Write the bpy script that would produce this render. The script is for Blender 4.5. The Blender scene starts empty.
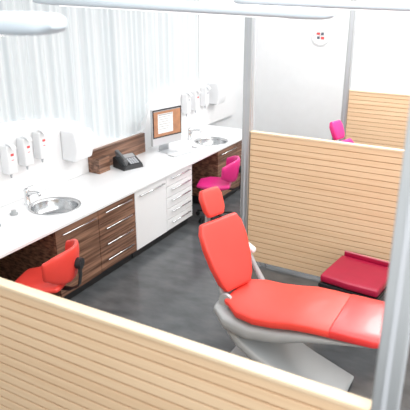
import bpy, bmesh, math, random
from mathutils import Vector, Matrix
random.seed(4)
S = bpy.context.scene
COL = S.collection
V = Vector

# ------------------------------------------------------------------ materials
def mat(name, col, rough=0.5, metal=0.0, emis=None, es=0.0, coat=0.0, var=0.0, vscale=(6,6,6), col2=None, bump=0.0, lo=0.36, hi=0.64):
    m = bpy.data.materials.new(name); m.use_nodes = True
    nt = m.node_tree; b = nt.nodes["Principled BSDF"]
    b.inputs["Base Color"].default_value = (*col, 1)
    b.inputs["Roughness"].default_value = rough
    b.inputs["Metallic"].default_value = metal
    b.inputs["Coat Weight"].default_value = coat
    if emis:
        b.inputs["Emission Color"].default_value = (*emis, 1)
        b.inputs["Emission Strength"].default_value = es
    tc = nt.nodes.new("ShaderNodeTexCoord")
    mp = nt.nodes.new("ShaderNodeMapping"); mp.inputs["Scale"].default_value = vscale
    nz = nt.nodes.new("ShaderNodeTexNoise"); nz.inputs["Scale"].default_value = 1.0
    nz.inputs["Detail"].default_value = 5
    nt.links.new(tc.outputs["Object"], mp.inputs[0]); nt.links.new(mp.outputs[0], nz.inputs[0])
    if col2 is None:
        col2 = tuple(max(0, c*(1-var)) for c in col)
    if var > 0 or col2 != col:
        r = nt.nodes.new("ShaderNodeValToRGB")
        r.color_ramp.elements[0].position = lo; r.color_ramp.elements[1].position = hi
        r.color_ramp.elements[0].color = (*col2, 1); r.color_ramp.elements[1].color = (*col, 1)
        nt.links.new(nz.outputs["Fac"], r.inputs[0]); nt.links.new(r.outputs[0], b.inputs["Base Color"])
    if bump:
        bp = nt.nodes.new("ShaderNodeBump"); bp.inputs["Strength"].default_value = bump
        bp.inputs["Distance"].default_value = 0.01
        nt.links.new(nz.outputs["Fac"], bp.inputs["Height"]); nt.links.new(bp.outputs[0], b.inputs["Normal"])
    return m

M = {}
M['wall'] = mat("white_paint", (0.88,0.895,0.905), 0.6, var=0.02)
M['white'] = mat("white_lacquer", (0.88,0.885,0.89), 0.3, var=0.005)
M['worktop'] = mat("white_laminate", (0.84,0.85,0.86), 0.22, var=0.01)
M['plastic'] = mat("white_plastic", (0.82,0.835,0.85), 0.35, var=0.02)
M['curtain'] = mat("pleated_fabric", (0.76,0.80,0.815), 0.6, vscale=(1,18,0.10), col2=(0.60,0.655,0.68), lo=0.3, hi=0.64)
M['floor'] = mat("charcoal_linoleum", (0.135,0.143,0.150), 0.18, vscale=(4,7,6), col2=(0.066,0.072,0.078), lo=0.25, hi=0.75, bump=0.05)
M['birch'] = mat("birch_ply", (0.84,0.61,0.39), 0.5, vscale=(1.2,20,26), col2=(0.78,0.54,0.33))
M['birch_cap'] = mat("birch_edge", (0.87,0.69,0.48), 0.45, vscale=(2,30,30), col2=(0.81,0.62,0.41))
M['groove'] = mat("groove_wood", (0.54,0.33,0.18), 0.7, var=0.1)
M['walnut'] = mat("walnut_veneer", (0.33,0.18,0.115), 0.38, vscale=(16,1.1,40), col2=(0.095,0.043,0.026), lo=0.38, hi=0.62)
M['walnut_in'] = mat("walnut_painted_shade", (0.06,0.03,0.02), 0.5, var=0.3)  # walnut darkened: the shade of the knee space is put into the colour
M['steel'] = mat("brushed_steel", (0.58,0.59,0.60), 0.25, 1.0, var=0.1, vscale=(20,20,20))
M['chrome'] = mat("chrome", (0.75,0.76,0.77), 0.12, 1.0, var=0.02)
M['alu'] = mat("anodised_aluminium", (0.55,0.57,0.58), 0.36, 0.7, var=0.04)
M['silver'] = mat("silver_casing", (0.62,0.64,0.66), 0.3, 0.3, var=0.03)
M['red'] = mat("coral_red_vinyl", (0.88,0.07,0.052), 0.38, var=0.05, coat=0.1)
M['red_cover'] = mat("red_vinyl_under_clear_cover", (0.76,0.045,0.045), 0.28, var=0.08, coat=0.15)
M['magenta'] = mat("hot_pink_vinyl", (0.82,0.03,0.26), 0.4, var=0.08, coat=0.1)
M['crimson'] = mat("crimson_vinyl", (0.40,0.005,0.045), 0.4, var=0.1, coat=0.1)
M['rose'] = mat("rose_piping", (0.70,0.22,0.27), 0.4, var=0.05)
M['black'] = mat("black_plastic", (0.015,0.016,0.018), 0.4, var=0.1)
M['grey'] = mat("light_grey_enamel", (0.40,0.42,0.43), 0.32, var=0.03)
M['dgrey'] = mat("mid_grey_plastic", (0.12,0.125,0.13), 0.4, var=0.05)
M['lampw'] = mat("pale_blue_grey_lamp_housing", (0.58,0.65,0.71), 0.5, var=0.01)
M['lampe'] = mat("lamp_diffuser", (0.9,0.9,0.9), 0.4, emis=(1,0.98,0.95), es=1.0)
M['orange'] = mat("screen_orange", (0.4,0.18,0.09), 0.2, emis=(0.65,0.38,0.24), es=0.35, vscale=(8,8,8), col2=(0.22,0.10,0.06))
M['screenw'] = mat("screen_white", (0.7,0.7,0.7), 0.2, emis=(0.9,0.9,0.9), es=0.2)
M['screeng'] = mat("screen_grey", (0.3,0.3,0.3), 0.2, emis=(0.35,0.35,0.36), es=0.2)
M['redmark'] = mat("red_print", (0.75,0.08,0.08), 0.5, var=0.02)
M['darkmark'] = mat("dark_print", (0.12,0.13,0.17), 0.5, var=0.02)
M['ash'] = mat("light_grey_print", (0.50,0.52,0.55), 0.5, var=0.02)

# ------------------------------------------------------------------ mesh builder
class MB:
    def __init__(s):
        s.bm = bmesh.new()
    def _new(s, faces, mi, smooth):
        for f in faces:
            f.material_index = mi; f.smooth = smooth
    def box(s, lo, hi, bev=0.0, mi=0, seg=2, rot=None):
        lo, hi = V(lo), V(hi)
        c = (lo+hi)/2; d = hi-lo
        r = bmesh.ops.create_cube(s.bm, size=1)
        vs = r['verts']
        bmesh.ops.scale(s.bm, vec=d, verts=vs)
        if bev > 0:
            es = list({e for v in vs for e in v.link_edges})
            rb = bmesh.ops.bevel(s.bm, geom=es, offset=bev, segments=seg, profile=0.5, affect='EDGES')
            vs = list({v for f in rb['faces'] for v in f.verts} | {v for v in vs if v.is_valid})
        if rot is not None:
            bmesh.ops.rotate(s.bm, verts=vs, cent=(0,0,0), matrix=rot)
        bmesh.ops.translate(s.bm, vec=c, verts=vs)
        s._new({f for v in vs for f in v.link_faces}, mi, False)
        return s
    def rings(s, rings, mi=0, smooth=True, cap=True):
        rv = [[s.bm.verts.new(p) for p in r] for r in rings]
        n = len(rv[0]); fs = []
        for a, b in zip(rv[:-1], rv[1:]):
            for i in range(n):
                j = (i+1) % n
                fs.append(s.bm.faces.new((a[i], a[j], b[j], b[i])))
        if cap:
            fs.append(s.bm.faces.new(list(reversed(rv[0])))); fs.append(s.bm.faces.new(rv[-1]))
        s._new(fs, mi, smooth)
        return s
    def loft(s, secs, e=4.0, n=32, rr=0.0, mi=0):
        def ring(c, u, v, hu, hv):
            out = []
            for i in range(n):
                a = 2*math.pi*i/n
                ca, sa = math.cos(a), math.sin(a)
                x = math.copysign(abs(ca)**(2/e), ca)*hu
                y = math.copysign(abs(sa)**(2/e), sa)*hv
                out.append(V(c)+V(u).normalized()*x+V(v).normalized()*y)
            return out
        secs = [(V(a), V(b), V(c), d, f) for a, b, c, d, f in secs]
        out = []
        if rr > 0:
            d0 = (secs[0][0]-secs[1][0]).normalized()
            for k in range(4, 0, -1):
                a = k/4*math.pi/2*0.97
                c, u, v, hu, hv = secs[0]
                q = min(rr, hv*0.98, hu*0.98)
                out.append(ring(c+d0*rr*math.sin(a), u, v, hu-q*(1-math.cos(a)), hv-q*(1-math.cos(a))))
        for c, u, v, hu, hv in secs: out.append(ring(c, u, v, hu, hv))
        if rr > 0:
            d0 = (secs[-1][0]-secs[-2][0]).normalized()
            for k in range(1, 5):
                a = k/4*math.pi/2*0.97
                c, u, v, hu, hv = secs[-1]
                q = min(rr, hv*0.98, hu*0.98)
                out.append(ring(c+d0*rr*math.sin(a), u, v, hu-q*(1-math.cos(a)), hv-q*(1-math.cos(a))))
        return s.rings(out, mi)
    def tube(s, pts, r, n=12, mi=0):
        pts = [V(p) for p in pts]
        rs = r if isinstance(r, (list, tuple)) else [r]*len(pts)
        up = None; out = []
        for i, p in enumerate(pts):
            t = (pts[min(i+1, len(pts)-1)]-pts[max(i-1, 0)]).normalized()
            if up is None:
                up = t.orthogonal().normalized()
            up = (up - t*up.dot(t)).normalized()
            w = t.cross(up)
            out.append([p+(up*math.cos(2*math.pi*k/n)+w*math.sin(2*math.pi*k/n))*rs[i] for k in range(n)])
        return s.rings(out, mi)
    def lathe(s, c, prof, n=48, mi=0, cap=False, smooth=True):
        c = V(c)
        return s.rings([[c+V((r*math.cos(2*math.pi*k/n), r*math.sin(2*math.pi*k/n), z)) for k in range(n)] for r, z in prof], mi, smooth, cap)
    def quad(s, pts, mi=0):
        f = s.bm.faces.new([s.bm.verts.new(p) for p in pts]); f.material_index = mi
        return s
    def spin(s, ang, piv):
        bmesh.ops.rotate(s.bm, verts=s.bm.verts[:], cent=piv, matrix=Matrix.Rotation(ang,3,'Z')); return s
    def obj(s, name, mats, parent=None, loc=(0,0,0), rotz=0, label=None, recalc=True):
        if recalc: bmesh.ops.recalc_face_normals(s.bm, faces=s.bm.faces[:])
        me = bpy.data.meshes.new(name); s.bm.to_mesh(me); s.bm.free()
        for m in (mats if isinstance(mats, (list, tuple)) else [mats]):
            me.materials.append(M[m])
        o = bpy.data.objects.new(name, me); COL.objects.link(o)
        o.location = loc; o.rotation_euler = (0, 0, rotz)
        if parent: o.parent = parent
        if label: o["label"] = label
        return o

def top(o, label, cat, group=None):
    o["label"] = label; o["category"] = cat
    if group: o["group"] = group
    return o
def empty(name, loc, rotz, label, cat, group=None):
    o = bpy.data.objects.new(name, None); COL.objects.link(o)
    o.empty_display_size = 0.1
    o.location = loc; o.rotation_euler = (0, 0, rotz)
    return top(o, label, cat, group)
def struct(o):
    o["kind"] = "structure"; return o

XN, YN, ZN = V((1,0,0)), V((0,1,0)), V((0,0,1))
CEIL = 3.8
# ------------------------------------------------------------------ setting
struct(MB().box((-0.3,-1.0,-0.1),(6.5,10.2,0)).obj("floor",'floor'))
struct(MB().box((-0.15,-1.0,0),(0,10.0,CEIL)).obj("wall_left",'wall'))
struct(MB().box((-0.15,10.0,0),(6.5,10.15,CEIL)).obj("wall_back",'wall'))
struct(MB().box((-0.15,-1.0,CEIL),(6.5,10.15,CEIL+0.1)).obj("ceiling",'wall'))
mb = MB()
n = 1400; y0, y1 = 0.2, 7.74
rows = []
prof = []
for i in range(n+1):
    y = y0+(y1-y0)*i/n
    prof.append((0.04+0.018*math.sin(y*50+2.2*math.sin(y*3.1))+0.008*math.sin(y*23+1), y))
for z in (1.0, CEIL-0.02):
    rows.append([mb.bm.verts.new((x, y, z)) for x, y in prof])
for i in range(n):
    f = mb.bm.faces.new((rows[0][i], rows[0][i+1], rows[1][i+1], rows[1][i])); f.smooth = True
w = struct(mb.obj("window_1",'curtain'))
struct(MB().box((0,7.75,0.9),(0.07,7.79,CEIL)).obj("trim_1",'wall'))

# wavy-topped splashback
ctrl = [(0.6,1.64),(2.5,1.71),(3.6,1.72),(4.4,1.65),(4.85,1.54),(5.05,1.42),(5.3,1.25),(5.7,1.15),(6.05,1.13),(6.2,1.18),(6.3,1.38),(6.42,1.55),(6.65,1.62),(7.3,1.63),(8.1,1.59),(8.6,1.50),(8.85,1.38),(8.95,1.15),(8.97,0.9)]
def catmull(P, k=5):
    out = []
    for i in range(len(P)-1):
        p0 = V(P[max(i-1,0)]); p1 = V(P[i]); p2 = V(P[i+1]); p3 = V(P[min(i+2,len(P)-1)])
        for j in range(k):
            t = j/k
            out.append(0.5*((2*p1)+(p2-p0)*t+(2*p0-5*p1+4*p2-p3)*t*t+(3*p1-p0-3*p2+p3)*t**3))
    out.append(V(P[-1])); return out
cp = catmull(ctrl)
mb = MB()
xa, xb = 0.002, 0.10
def rowv(x, zf): return [mb.bm.verts.new((x, p[0], zf(p))) for p in cp]
fb = rowv(xb, lambda p: 0.882); ft = rowv(xb, lambda p: p[1]); bt = rowv(xa, lambda p: p[1]); bb = rowv(xa, lambda p: 0.882)
for i in range(len(cp)-1):
    for a, b in ((fb, ft), (ft, bt), (bt, bb)):
        mb.bm.faces.new((a[i], a[i+1], b[i+1], b[i]))
top(mb.obj("splashback",'white'), "white wavy-topped wall panel behind the worktop", "splashback")

# ------------------------------------------------------------------ poles
def pole(x, y, label):
    mb = MB(); h = 0.043
    mb.box((-h,-h,0.012),(h,h,CEIL), 0.006)
    for sx in (-1, 1):
        mb.box((sx*h-0.003,-0.008,0.02),(sx*h+0.003,0.008,CEIL-0.01), mi=1)
        mb.box((-0.008,sx*h-0.003,0.02),(0.008,sx*h+0.003,CEIL-0.01), mi=1)
    o = mb.obj("support_pole", ['alu','ash'], loc=(x,y,0))
    top(o, label, "pole", "aluminium posts of the partitions")
    MB().box((-0.08,-0.08,0),(0.08,0.08,0.012),0.003).obj("foot_plate",'alu',o)
    return o
P1, P2, P3 = 1.75, 5.40, 8.51
pole(4.30, P1, "aluminium floor-to-ceiling post closing a slatted partition")
pole(2.012, P2, "aluminium post beside the partition behind the red dental chair")
pole(2.17, P3, "aluminium post beside the partition near the wall clock")

# ------------------------------------------------------------------ partitions
def partition(x0, x1, y, label, h=1.54):
    mb = MB()
    mb.box((0,-0.012,0.04),(x1-x0,0.012,h-0.02), mi=1)
    pitch = 0.062; z = 0.04
    while z+0.05 < h-0.015:
        zt = min(z+0.0535, h-0.02)
        for sy in (-1, 1):
            mb.box((0, min(sy*0.012, sy*0.021), z), (x1-x0, max(sy*0.012, sy*0.021), zt), 0.002, seg=1)
        z += pitch
    o = mb.obj("slatted_partition", ['birch','groove'], loc=(x0,y,0))
    top(o, label, "partition", "slatted birch partitions")
    MB().box((0,-0.03,h-0.02),(x1-x0,0.03,h),0.003).obj("top_rail",'birch_cap',o)
    for fx in (0.2, (x1-x0)/2, x1-x0-0.2):
        MB().box((fx-0.03,-0.025,0),(fx+0.03,0.025,0.045)).obj("foot",'alu',o)
    return o
partition(1.55, 4.253, P1, "light birch horizontally slatted partition with pale top edge")
partition(2.06, 4.8, P2, "light birch slatted partition behind the red dental chair")
partition(2.217, 5.0, P3, "light birch slatted partition beside the magenta dental chair")

# ------------------------------------------------------------------ cabinets + worktop
CF = 0.97
FX = 0.935
TOPZ = 0.88
def handle(parent, y0, y1, z):
    mb = MB()
    x = FX-0.002
    mb.tube([(x,y0+0.02,z),(x+0.03,y0+0.02,z)],0.005,8)
    mb.tube([(x,y1-0.02,z),(x+0.03,y1-0.02,z)],0.005,8)
    mb.tube([(x+0.03,y0,z),(x+0.03,y1,z)],0.0075,10)
    return mb.obj("handle",'chrome',parent,label="slim chrome bar handle")
def cabinet(y0, y1, m, cols, label):
    e = empty("base_cabinet", (0,0,0), 0, label, "cabinet")
    mb = MB(); t = 0.018
    mb.box((0.05,y0,0.12),(0.915,y0+t,0.848)); mb.box((0.05,y1-t,0.12),(0.915,y1,0.848))
    mb.box((0.05,y0+t,0.12),(0.915,y1-t,0.138)); mb.box((0.05,y0+t,0.138),(0.062,y1-t,0.848))
    mb.obj("body", m, e)
    MB().box((0.10,y0+0.01,0),(0.86,y1-0.01,0.12)).obj("plinth",'black',e)
    for kind, a, b in cols:
        if kind == 'door':
            d = MB().box((0.916,a+0.004,0.125),(FX,b-0.004,0.842),0.002).obj("door",m,e)
            handle(d, a+0.07, b-0.07, 0.775)
        else:
            hh = (0.842-0.125)/kind
            for k in range(kind):
                z0 = 0.125+k*hh
                d = MB().box((0.916,a+0.004,z0+0.004),(FX,b-0.004,z0+hh-0.004),0.002).obj("drawer",m,e)
                handle(d, a+0.09, b-0.09, z0+hh*0.68)
    return e
cabinet(3.55,4.80,'walnut',[('door',3.55,4.17),(4,4.17,4.80)],"dark walnut base cabinet with a door and four drawers")
cabinet(4.80,6.05,'white',[('door',4.80,5.44),(5,5.44,6.05)],"white lacquered base cabinet with a door and five drawers")
cabinet(6.75,7.94,'walnut',[('door',6.75,7.35),(4,7.35,7.94)],"dark walnut base cabinet beside the magenta stool")
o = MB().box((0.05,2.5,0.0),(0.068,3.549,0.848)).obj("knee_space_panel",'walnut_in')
top(o,"walnut back panel of the knee space under the worktop, shade painted in","panel")
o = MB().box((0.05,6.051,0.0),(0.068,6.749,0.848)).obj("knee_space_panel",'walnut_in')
top(o,"walnut back panel of the knee space behind magenta stool, shade painted in","panel")
cabinet(1.3,2.5,'walnut',[('door',1.3,1.9),(4,1.9,2.5)],"dark walnut base cabinet beside the red stool")

SINKS = [(0.545,3.97,0.262),(0.66,7.06,0.25)]
wt = MB().box((0.003,0.6,0.85),(CF,7.96,TOPZ),0.004).obj("worktop",'worktop')
top(wt,"long white worktop running over the cabinets along the wall","worktop")
for sx, sy, r in SINKS:
    c = MB().lathe((sx,sy,0),[(r-0.02,0.7),(r-0.02,1.0)],cap=True).obj("cut",'white')
    md = wt.modifiers.new("b",'BOOLEAN'); md.object = c; md.solver = 'EXACT'
    dg = bpy.context.evaluated_depsgraph_get()
    me = bpy.data.meshes.new_from_object(wt.evaluated_get(dg))
    wt.modifiers.clear(); wt.data = me
    bpy.data.objects.remove(c)
if not wt.data.materials: wt.data.materials.append(M['worktop'])
for sx, sy, r in SINKS:
    e = MB().lathe((0,0,0),[(r,0.001),(r,0.004),(r-0.012,0.006),(r-0.026,0.002),(r-0.03,-0.02),(r-0.05,-0.115),(r-0.085,-0.14),(0.03,-0.148),(0.028,-0.155)],n=64).obj("sink",'steel',loc=(sx,sy,TOPZ))
    top(e,"round stainless steel basin set into the white worktop","sink","round basins in the worktop")
    MB().lathe((0,0,0),[(0.0275,-0.158),(0.028,-0.149),(0.02,-0.147),(0.003,-0.149)],n=24,cap=True).obj("drain",'chrome',e)

def faucet(x, y, ang):
    e = empty("faucet",(x,y,TOPZ),ang,"chrome single-lever mixer tap beside a round basin","faucet","mixer taps")
    MB().lathe((0,0,0),[(0.034,0),(0.034,0.008),(0.028,0.014),(0.027,0.12),(0.029,0.15),(0.022,0.165),(0.005,0.17)],n=24,cap=True).obj("body",'chrome',e)
    MB().tube([(0.01,0,0.10),(0.06,0,0.135),(0.12,0,0.15),(0.175,0,0.145),(0.187,0,0.12)],[0.022,0.02,0.017,0.016,0.014],14).obj("spout",'chrome',e)
    MB().loft([((-0.005,0,0.170),YN,ZN,0.018,0.007),((0.03,0,0.19),YN,ZN,0.015,0.006),((0.10,0,0.22),YN,ZN,0.011,0.005)],e=3,n=16,rr=0.005).obj("lever",'chrome',e)
faucet(0.27,3.87,0.0)
faucet(0.33,7.0,0.1)

o = MB().lathe((0,0,0),[(0.085,0),(0.085,0.01),(0.075,0.014),(0.03,0.018),(0.012,0.02),(0.012,0.035),(0.002,0.038)],n=32,cap=True).obj("waste_lid",'steel',loc=(0.42,3.27,TOPZ))
top(o,"round stainless steel waste chute lid on the worktop","lid")
e = empty("cup_holder",(0.36,3.60,TOPZ),0,"small grey dental cup holder on the worktop","cup holder")
MB().lathe((0,0,0),[(0.04,0),(0.04,0.012),(0.024,0.018),(0.024,0.04),(0.003,0.042)],n=20,cap=True).obj("base",'grey',e)

# ------------------------------------------------------------------ raised walnut block, monitor, phone
e = empty("desk_shelf_box",(0,0,TOPZ),0,"stepped walnut shelf block standing on the worktop against the wall","shelf")
MB().box((0.102,5.02,0.001),(0.16,6.12,0.26),0.003).obj("rear_panel",'walnut',e)
mb = MB()
mb.box((0.162,5.02,0.16),(0.27,5.22,0.18),0.002); mb.box((0.162,5.02,0.001),(0.27,5.04,0.159),0.001); mb.box((0.25,5.041,0.001),(0.268,5.22,0.159),0.001)
mb.obj("step_box",'walnut',e)

mx, my, mr = 0.38, 6.29, math.radians(-14)
e = empty("computer_monitor",(mx,my,TOPZ),mr,"silver all-in-one desktop computer with an orange desktop picture","computer")
MB().box((-0.0,-0.265,0.11),(0.04,0.265,0.60),0.010).obj("housing",'silver',e)
MB().box((0.039,-0.258,0.215),(0.042,0.258,0.593),0.001).obj("bezel",'black',e)
mb = MB()
X = 0.0425
def rect(mb,y0,y1,z0,z1,mi,x):
    mb.quad([(x,y0,z0),(x,y1,z0),(x,y1,z1),(x,y0,z1)],mi)
rect(mb,-0.240,0.240,0.232,0.575,0,X)
rect(mb,-0.240,0.240,0.563,0.575,2,X+0.0005)
rect(mb,-0.17,0.10,0.27,0.53,1,X+0.0007)
rect(mb,-0.16,0.09,0.51,0.522,2,X+0.0012)
for k in range(6): rect(mb,-0.155,0.05-0.02*(k%3),0.485-k*0.032,0.491-k*0.032,2,X+0.0012)
mb.obj("screen",['orange','screenw','screeng'],e,recalc=False)
mb = MB()
mb.box((-0.07,-0.10,0.0),(0.14,0.10,0.008),0.003)
mb.loft([((-0.045,0,0.006),YN,XN,0.09,0.004),((-0.03,0,0.16),YN,XN,0.09,0.004),((-0.003,0,0.26),YN,XN,0.09,0.004)],e=6,n=16)
mb.obj("stand",'silver',e)
e = empty("keyboard",(0.64,6.28,TOPZ),mr,"slim white keyboard lying on the worktop","keyboard")
MB().box((-0.06,-0.2,0),(0.06,0.2,0.012),0.004).obj("base",'silver',e)
mb = MB()
for r in range(5):
    for c in range(14):
        mb.box((-0.052+r*0.021,-0.192+c*0.0275,0.012),(-0.035+r*0.021,-0.169+c*0.0275,0.016))
mb.obj("keys",'plastic',e)
o = MB().loft([((-0.045,0,0.012),YN,ZN,0.022,0.011),((0,0,0.015),YN,ZN,0.03,0.014),((0.045,0,0.012),YN,ZN,0.022,0.011)],e=2.6,n=20,rr=0.012).obj("computer_mouse",'plastic',loc=(0.64,6.63,TOPZ),rotz=mr)
top(o,"small white computer mouse beside the keyboard","mouse")

e = empty("desk_phone",(0.37,5.44,TOPZ),math.radians(-20),"black office desk phone with handset and display","phone")
e.scale = (1.1,1.1,1.5)
mb = MB()
pr = [(-0.10,0.075),(-0.08,0.09),(0.10,0.03),(0.12,0.0),(-0.10,0.0)]
vs0 = [mb.bm.verts.new((x,-0.13,z)) for x,z in pr]; vs1 = [mb.bm.verts.new((x,0.13,z)) for x,z in pr]
mb.bm.faces.new(vs0); mb.bm.faces.new(list(reversed(vs1)))
for i in range(5): mb.bm.faces.new((vs0[i],vs0[(i+1)%5],vs1[(i+1)%5],vs1[i]))
mb.obj("body",'black',e)
RY = Matrix.Rotation(math.radians(18.4),3,'Y')
def onslope(x): return 0.09-(x+0.08)*(0.06/0.18)
mb = MB(); mb.box((-0.075,-0.02,onslope(-0.045)-0.002),(-0.015,0.115,onslope(-0.045)+0.006),0.002,rot=RY); mb.obj("display",'screeng',e)
mb = MB()
for r in range(4):
    for c in range(4):
        x = 0.005+r*0.023; mb.box((x-0.008,-0.012+c*0.03,onslope(x)-0.001),(x+0.008,0.01+c*0.03,onslope(x)+0.006),rot=RY)
mb.obj("keypad",'ash',e)
mb = MB()
mb.loft([((-0.085,-0.08,0.125),YN,ZN,0.028,0.016),((-0.04,-0.08,0.118),YN,ZN,0.018,0.012),((0.05,-0.08,0.088),YN,ZN,0.018,0.012),((0.095,-0.08,0.068),YN,ZN,0.028,0.016)],e=3,n=16,rr=0.01)
mb.box((-0.09,-0.10,0.085),(-0.06,-0.06,0.118)); mb.box((0.065,-0.10,0.03),(0.09,-0.06,0.068))
mb.obj("handset",'dgrey',e)
mb = MB(); pts = []
for i in range(120):
    t = i/119; a = t*2*math.pi*14
    pts.append((0.10+0.05*math.sin(t*3.1)+0.006*math.cos(a), -0.09-0.10*t*(1-t)*2-0.0, 0.02+0.04*(1-t)*0.5+0.006*math.sin(a)))
mb.tube(pts,0.002,6).obj("cord",'black',e)

# ------------------------------------------------------------------ dispensers on splashback
WX = 0.0998
def soap(y, z, mark, label, w=0.12, h=0.30):
    e = empty("soap_dispenser",(WX,y,z),0,label,"dispenser","wall dispensers")
    MB().loft([((0.055,0,-h/2+0.02),YN,XN,w/2,0.055),((0.055,0,0),YN,XN,w/2,0.055),((0.055,0,h/2-0.02),YN,XN,w/2,0.05)],e=8,n=32,rr=0.015).obj("body",'plastic',e)
    MB().loft([((0.06,0,h/2+0.012),YN,ZN,0.03,0.006),((0.12,0,h/2-0.0),YN,ZN,0.03,0.006),((0.15,0,h/2-0.03),YN,ZN,0.03,0.005)],e=4,n=16,rr=0.004).obj("lever",'plastic',e)
    MB().lathe((0.06,0,-h/2-0.045),[(0.008,0),(0.010,0.02),(0.018,0.05)],n=16,cap=True).obj("nozzle",'ash',e)
    xx = 0.1115
    MB().box((xx-0.003,-0.018,0.04),(xx,0.018,0.062)).obj("label_print",mark,e)
    MB().box((xx-0.003,-0.015,-0.005),(xx,0.015,0.0)).obj("label_print",mark,e)
soap(3.80,1.36,'redmark',"white wall-mounted soap dispenser with red print")
soap(4.02,1.39,'redmark',"white wall-mounted disinfectant dispenser with red print")
soap(4.24,1.41,'redmark',"white wall-mounted lotion dispenser with red print")
soap(7.20,1.36,'ash',"white wall-mounted soap dispenser beside a basin")
soap(7.46,1.36,'redmark',"white wall-mounted disinfectant dispenser with red print")
soap(7.76,1.38,'ash',"white wall-mounted lotion dispenser beside the towel dispenser")
def towel(y, z, w=0.30):
    e = empty("towel_dispenser",(WX,y,z),0,"white boxy paper towel dispenser on the splashback","dispenser","wall dispensers")
    secs = []
    for k in range(9):
        t = k/8; zz = -0.15+0.30*t
        dep = 0.10+0.018*math.sin(math.pi*t*0.9)
        secs.append(((dep,0,zz),YN,XN,w/2,dep))
    MB().loft(secs,e=10,n=44,rr=0.02).obj("cover",'plastic',e)
    MB().box((0.001,-w/2+0.04,-0.178),(0.15,w/2-0.04,-0.168)).obj("slot",'dgrey',e)
    MB().box((0.08,-0.09,-0.205),(0.084,0.09,-0.175)).obj("paper_sheet",'plastic',e)
towel(4.74,1.31)
towel(8.05,1.40,0.26)

# ------------------------------------------------------------------ wall clock
e = empty("wall_clock",(1.22,9.998,2.18),0,"round white wall clock with small coloured marks","clock")
def ydisc(mb,r,ya,yb,mi=0,n=40,cx=0,cz=0):
    mb.rings([[V((cx+r*math.cos(2*math.pi*k/n),y,cz+r*math.sin(2*math.pi*k/n))) for k in range(n)] for y in (ya,yb)],mi,False)
mb = MB(); ydisc(mb,0.165,0,-0.03,0); mb.obj("rim",'plastic',e)
mb = MB(); ydisc(mb,0.152,-0.025,-0.034); mb.obj("dial",'white',e)
for k in range(12):
    a = math.pi/6*k
    c = V((0.12*math.sin(a),-0.0355,0.12*math.cos(a)))
    MB().box(c-V((0.008,0.0015,0.008)),c+V((0.008,0.0015,0.008))).obj("hour_mark",'ash',e)
for (a,b,c2,d,m) in ((-0.07,-0.01,0.015,0.055,'redmark'),(0.01,0.06,0.01,0.055,'darkmark'),(-0.06,-0.01,-0.055,-0.01,'darkmark'),(0.01,0.07,-0.06,-0.015,'redmark')):
    MB().box((a,-0.037,c2),(b,-0.0342,d)).obj("dial_mark",m,e)
mb = MB(); mb.tube([(0,-0.041,0),(0.05,-0.041,0.07)],0.003,6); mb.tube([(0,-0.041,0),(-0.09,-0.041,0.04)],0.002,6); mb.obj("hands",'dgrey',e)

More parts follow.
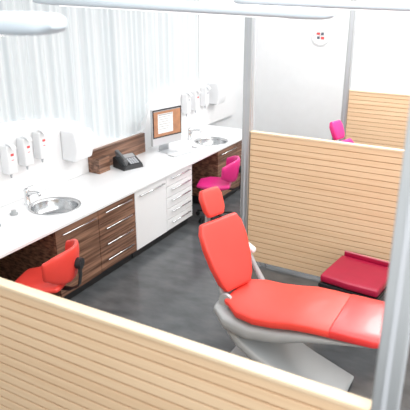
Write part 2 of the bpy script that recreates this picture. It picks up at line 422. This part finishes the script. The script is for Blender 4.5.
# ------------------------------------------------------------------ dental chair
def dental_chair(loc, cm, cover, label):
    e = empty("dental_chair", loc, 0, label, "dental chair", "dental treatment chairs")
    secs = []
    prof = [(-0.26,0.605,0.22,0.034),(-0.15,0.584,0.30,0.048),(0.0,0.578,0.318,0.050),(0.15,0.597,0.32,0.052),(0.30,0.628,0.315,0.053),(0.45,0.640,0.308,0.050),(0.60,0.645,0.302,0.047)]
    for x,z,hu,hv in prof: secs.append(((x,0,z),YN,ZN,hu,hv))
    MB().loft(secs,e=4.5,n=44,rr=0.045).obj("seat",cm,e)
    prof = [(0.60,0.647,0.304,0.049),(0.75,0.652,0.302,0.046),(0.90,0.658,0.30,0.043),(0.94,0.66,0.285,0.038)]
    MB().loft([((x,0,z),YN,ZN,hu,hv) for x,z,hu,hv in prof],e=5,n=40,rr=0.03).obj("leg_rest",cover,e,label="legrest under a clear protective cover")
    SP = math.radians(-16); PV = V((-0.27,0,0))
    P = [(-0.29,0.675,0.15,0.034),(-0.31,0.72,0.182,0.040),(-0.365,0.855,0.222,0.042),(-0.435,1.01,0.242,0.040),(-0.488,1.12,0.235,0.036),(-0.510,1.165,0.210,0.030)]
    tv = (V((P[-1][0],0,P[-1][1]))-V((P[0][0],0,P[0][1]))).normalized(); nv = V((tv.z,0,-tv.x))
    MB().loft([((x,0,z),YN,nv,hu,hv) for x,z,hu,hv in P],e=6,n=52,rr=0.026).spin(SP,PV).obj("backrest",cm,e)
    hv_ = V((-0.42,0,1)).normalized(); hn = V((hv_.z,0,-hv_.x))
    hc = V((-0.59,0.0,1.32))
    MB().loft([(hc+hv_*t, YN, hn, hu, hh) for t,hu,hh in ((-0.10,0.088,0.033),(-0.065,0.105,0.038),(0.05,0.112,0.038),(0.085,0.098,0.032))],e=5,n=40,rr=0.024).spin(SP,PV).obj("headrest",cm,e)
    mb = MB(); mb.box((-0.63,-0.045,1.12),(-0.605,0.005,1.34),0.008); mb.box((-0.60,-0.04,1.10),(-0.54,0.0,1.13),0.008)
    mb.spin(SP,PV).obj("headrest_support",'grey',e)
    MB().loft([((x-0.055,0,z),YN,nv,hu,0.018) for x,z,hu in ((-0.25,0.54,0.16),(-0.30,0.72,0.165),(-0.37,0.88,0.19),(-0.44,1.03,0.20),(-0.475,1.10,0.15))],e=4,n=36,rr=0.012).spin(SP,PV).obj("back_shell",'grey',e)
    P = [(-0.36,0.515,0.24,0.055),(-0.26,0.468,0.305,0.075),(-0.05,0.445,0.318,0.080),(0.2,0.483,0.312,0.070),(0.45,0.545,0.292,0.042),(0.70,0.578,0.268,0.022),(0.88,0.597,0.24,0.014)]
    MB().loft([((x,0,z),YN,ZN,hu,hv) for x,z,hu,hv in P],e=4,n=36,rr=0.03).obj("seat_frame",'grey',e)
    P = [(-0.22,0.38,0.265,0.05),(-0.14,0.29,0.265,0.06),(0.0,0.20,0.262,0.06),(0.16,0.132,0.25,0.052),(0.34,0.08,0.225,0.040),(0.52,0.050,0.19,0.030),(0.68,0.038,0.14,0.022)]
    secs = []
    for i,(x,z,hu,hv) in enumerate(P):
        a = P[max(i-1,0)]; b = P[min(i+1,len(P)-1)]
        t = V((b[0]-a[0],0,b[1]-a[1])).normalized()
        secs.append(((x,0,z),YN,V((-t.z,0,t.x)),hu,hv))
    MB().loft(secs,e=3.2,n=40,rr=0.03).obj("lift_arm",'grey',e)
    mb = MB()
    mb.loft([((0.18,0.0,0.002),XN,YN,0.50,0.25),((0.18,0.0,0.018),XN,YN,0.50,0.25),((0.18,0.0,0.030),XN,YN,0.48,0.235)],e=3,n=48)
    mb.obj("base_plate",'grey',e)
    mb = MB()
    mb.tube([(-0.15,0.28,0.50),(-0.19,0.32,0.56),(-0.28,0.33,0.70),(-0.35,0.335,0.82)],[0.03,0.028,0.022,0.02],14)
    mb.obj("armrest_bracket",'grey',e)
    MB().loft([((-0.40,0.335,0.88),YN,ZN,0.03,0.022),((-0.35,0.335,0.865),YN,ZN,0.038,0.028),((-0.30,0.335,0.845),YN,ZN,0.032,0.022)],e=3,n=20,rr=0.015).obj("armrest",'plastic',e)
    for sy in (-1,1):
        mb = MB(); n=24; yy = sy*0.155
        mb.rings([[V((-0.30+0.06*math.cos(2*math.pi*k/n),y,0.60+0.06*math.sin(2*math.pi*k/n))) for k in range(n)] for y in (yy,yy+sy*0.03)],0,False)
        mb.obj("hinge_cover",'grey',e)
    return e
dental_chair((3.02,3.75,0),'red','red_cover',"bright red dental treatment chair with raised backrest and grey base")
dental_chair((3.14,6.74,0),'magenta','magenta',"magenta dental treatment chair beside a slatted partition")

# ------------------------------------------------------------------ operator stools
def stool(loc, rotz, cm, label, sh=0.52, bz=0.21, hz0=0.14):
    e = empty("operator_stool", loc, rotz, label, "stool", "wheeled operator stools")
    mb = MB()
    mb.loft([((-0.20,0,sh),YN,ZN,0.16,0.035),((-0.09,0,sh+0.005),YN,ZN,0.22,0.045),((0.06,0,sh),YN,ZN,0.225,0.047),((0.18,0,sh+0.008),YN,ZN,0.19,0.04)],e=3,n=36,rr=0.035)
    mb.obj("seat",cm,e)
    secs = []
    for k in range(13):
        s_ = -1+2*k/12
        a = math.radians(58*s_)
        c = V((-0.02+0.31*math.cos(a), 0.26*math.sin(a), sh+bz))
        rad = V((math.cos(a),math.sin(a),0))
        hz = hz0*(1-0.42*abs(s_)**3)
        secs.append((c, ZN+rad*0.12, rad, hz, 0.03))
    MB().loft(secs,e=2.6,n=32,rr=0.035).obj("backrest",cm,e)
    mb = MB()
    mb.loft([((0.02,0,sh-0.058),YN,ZN,0.035,0.008),((0.24,0,sh-0.062),YN,ZN,0.03,0.008),((0.325,0,sh-0.02),YN,V((1,0,1)),0.03,0.008),((0.345,0,sh+0.08),YN,XN,0.03,0.008),((0.34,0,sh+bz+0.03),YN,XN,0.03,0.008)],e=4,n=16)
    mb.rings([[V((x,0.05*math.cos(2*math.pi*k/20),sh+bz+0.05*math.sin(2*math.pi*k/20))) for k in range(20)] for x in (0.32,0.37)],0,False)
    mb.obj("backrest_bracket",'black',e)
    MB().box((-0.1,-0.09,sh-0.055),(0.1,0.09,sh-0.035),0.006).obj("seat_plate",'black',e)
    MB().lathe((0,0,0),[(0.03,0.08),(0.03,0.26),(0.018,0.265),(0.018,sh-0.05)],n=20,cap=True).obj("gas_column",'chrome',e)
    mb = MB()
    for k in range(5):
        a = 2*math.pi*k/5+0.3; d = V((math.cos(a),math.sin(a),0)); s_ = V((-d.y,d.x,0))
        mb.loft([(d*0.02+V((0,0,0.10)),s_,ZN,0.024,0.02),(d*0.15+V((0,0,0.088)),s_,ZN,0.02,0.014),(d*0.27+V((0,0,0.072)),s_,ZN,0.016,0.01)],e=4,n=16,rr=0.008)
    mb.obj("star_base",'black',e)
    for k in range(5):
        a = 2*math.pi*k/5+0.3; d = V((math.cos(a),math.sin(a),0)); s_ = V((-d.y,d.x,0)); c = d*0.265
        mb = MB()
        for sg in (-1,1):
            rings = []
            for off in (0.006,0.022):
                rings.append([c+s_*sg*off+d*0.028*math.cos(2*math.pi*j/20)+V((0,0,0.029+0.028*math.sin(2*math.pi*j/20))) for j in range(20)])
            mb.rings(rings,0,False)
        mb.tube([c+V((0,0,0.03)),c+V((0,0,0.072))],0.008,8)
        mb.obj("caster",'black',e)
    return e
stool((1.11,3.20,0),math.radians(18),'red',"bright red wheeled stool with curved backrest at the worktop",0.54,0.20,0.165)
stool((1.10,6.38,0),math.radians(20),'magenta',"magenta wheeled stool with curved backrest tucked at the worktop",0.50,0.22,0.155)

# ------------------------------------------------------------------ crimson stool
e = empty("footstool",(3.47,4.80,0),math.radians(-6),"square crimson padded stool on black metal frame beside the partition","stool")
MB().loft([((-0.25,0,0.465),YN,ZN,0.26,0.04),((0,0,0.462),YN,ZN,0.27,0.037),((0.25,0,0.465),YN,ZN,0.26,0.04)],e=7,n=40,rr=0.02).obj("seat",'crimson',e)
MB().box((-0.26,0.278,0.40),(0.26,0.290,0.525),0.004).obj("rear_rail",'crimson',e)
MB().box((-0.26,0.277,0.526),(0.26,0.291,0.538),0.003).obj("rear_piping",'rose',e)
mb = MB(); mb.box((-0.275,-0.275,0.385),(0.275,0.275,0.423),0.004); mb.obj("frame",'black',e)
for sx in (-1,1):
    for sy in (-1,1):
        MB().box((sx*0.255-0.014,sy*0.255-0.014,0),(sx*0.255+0.014,sy*0.255+0.014,0.386),0.003).obj("leg",'black',e)

# ------------------------------------------------------------------ pendant luminaires
def lamp(p0, p1, label, hw=0.11, hh=0.03):
    p0, p1 = V(p0), V(p1); L = (p1-p0).length; d = (p1-p0).normalized(); side = V((-d.y,d.x,0)).normalized(); up = d.cross(side)
    e = empty("pendant_lamp", p0, 0, label, "lamp", "long pendant lamps")
    secs = []
    for t, k in ((0.0,0.4),(0.012,0.75),(0.03,0.92),(0.07,1.0),(0.5,1.0),(0.93,1.0),(0.97,0.92),(0.988,0.75),(1.0,0.4)):
        secs.append((d*L*t, side, up, hw*k, hh*k))
    MB().loft(secs,e=3.2,n=28,rr=0.005).obj("housing",'lampw',e)
    mb = MB()
    q = [d*L*0.12+side*hw*0.6, d*L*0.12-side*hw*0.6, d*L*0.88-side*hw*0.6, d*L*0.88+side*hw*0.6]
    lo = [a-up*(hh+0.003) for a in q]; hi = [a-up*(hh*0.7) for a in q]
    mb.rings([lo,hi],0,False); mb.obj("diffuser",'lampe',e)
    for t in (0.15,0.85):
        a = d*L*t; MB().tube([a+V((0,0,hh*0.9)),(a.x,a.y,CEIL-p0.z)],0.0015,6).obj("suspension_cable",'alu',e)
lamp((1.10,3.45,2.872),(3.47,3.45,2.806),"long slim pale pendant lamp above the red dental chair",0.10,0.034)
lamp((2.05,5.0,2.842),(4.6,5.0,2.786),"long slim pale pendant lamp beside the slatted partition",0.09,0.030)
lamp((0.8,1.66,2.80),(2.98,1.66,2.826),"long pale pendant lamp above a slatted partition",0.11,0.043)

# ------------------------------------------------------------------ lights
def area(loc, rot, sx, sy, p, col=(1,1,1)):
    l = bpy.data.lights.new("area_light",'AREA'); l.shape='RECTANGLE'; l.size=sx; l.size_y=sy; l.energy=p; l.color=col
    o = bpy.data.objects.new("area_light",l); COL.objects.link(o); o.location=loc; o.rotation_euler=rot
area((3.6,4.5,CEIL-0.05),(0,0,0),3.6,8.5,250,(1,0.99,0.97))
area((5.8,1.5,2.6),(math.radians(65),0,math.radians(50)),3,2,50,(1,0.98,0.95))
for px, py, e_ in ((3.4,7.6,95),(1.6,8.6,30)):  # unseen fill lamps added to brighten the back wall
    pl = bpy.data.lights.new("point_light",'POINT'); pl.energy = e_; pl.shadow_soft_size = 0.4; pl.color=(1,0.99,0.98)
    po = bpy.data.objects.new("point_light",pl); COL.objects.link(po); po.location=(px,py,3.35)
w = bpy.data.worlds.new("world"); S.world = w; w.use_nodes = True
bg = w.node_tree.nodes["Background"]; bg.inputs[0].default_value=(0.95,0.98,1,1); bg.inputs[1].default_value=1.05

# ------------------------------------------------------------------ camera
cd = bpy.data.cameras.new("camera"); cd.sensor_width=36; cd.lens=570/410*36; cd.clip_start=0.05
cd.dof.use_dof = True; cd.dof.focus_distance = 5.6; cd.dof.aperture_fstop = 2.6
cam = bpy.data.objects.new("camera",cd); COL.objects.link(cam)
cam.location=(4.55,0,2.95); cam.rotation_euler=(math.radians(90-20.8),0,math.radians(29.5))
S.camera = cam
S.view_settings.view_transform = 'Standard'
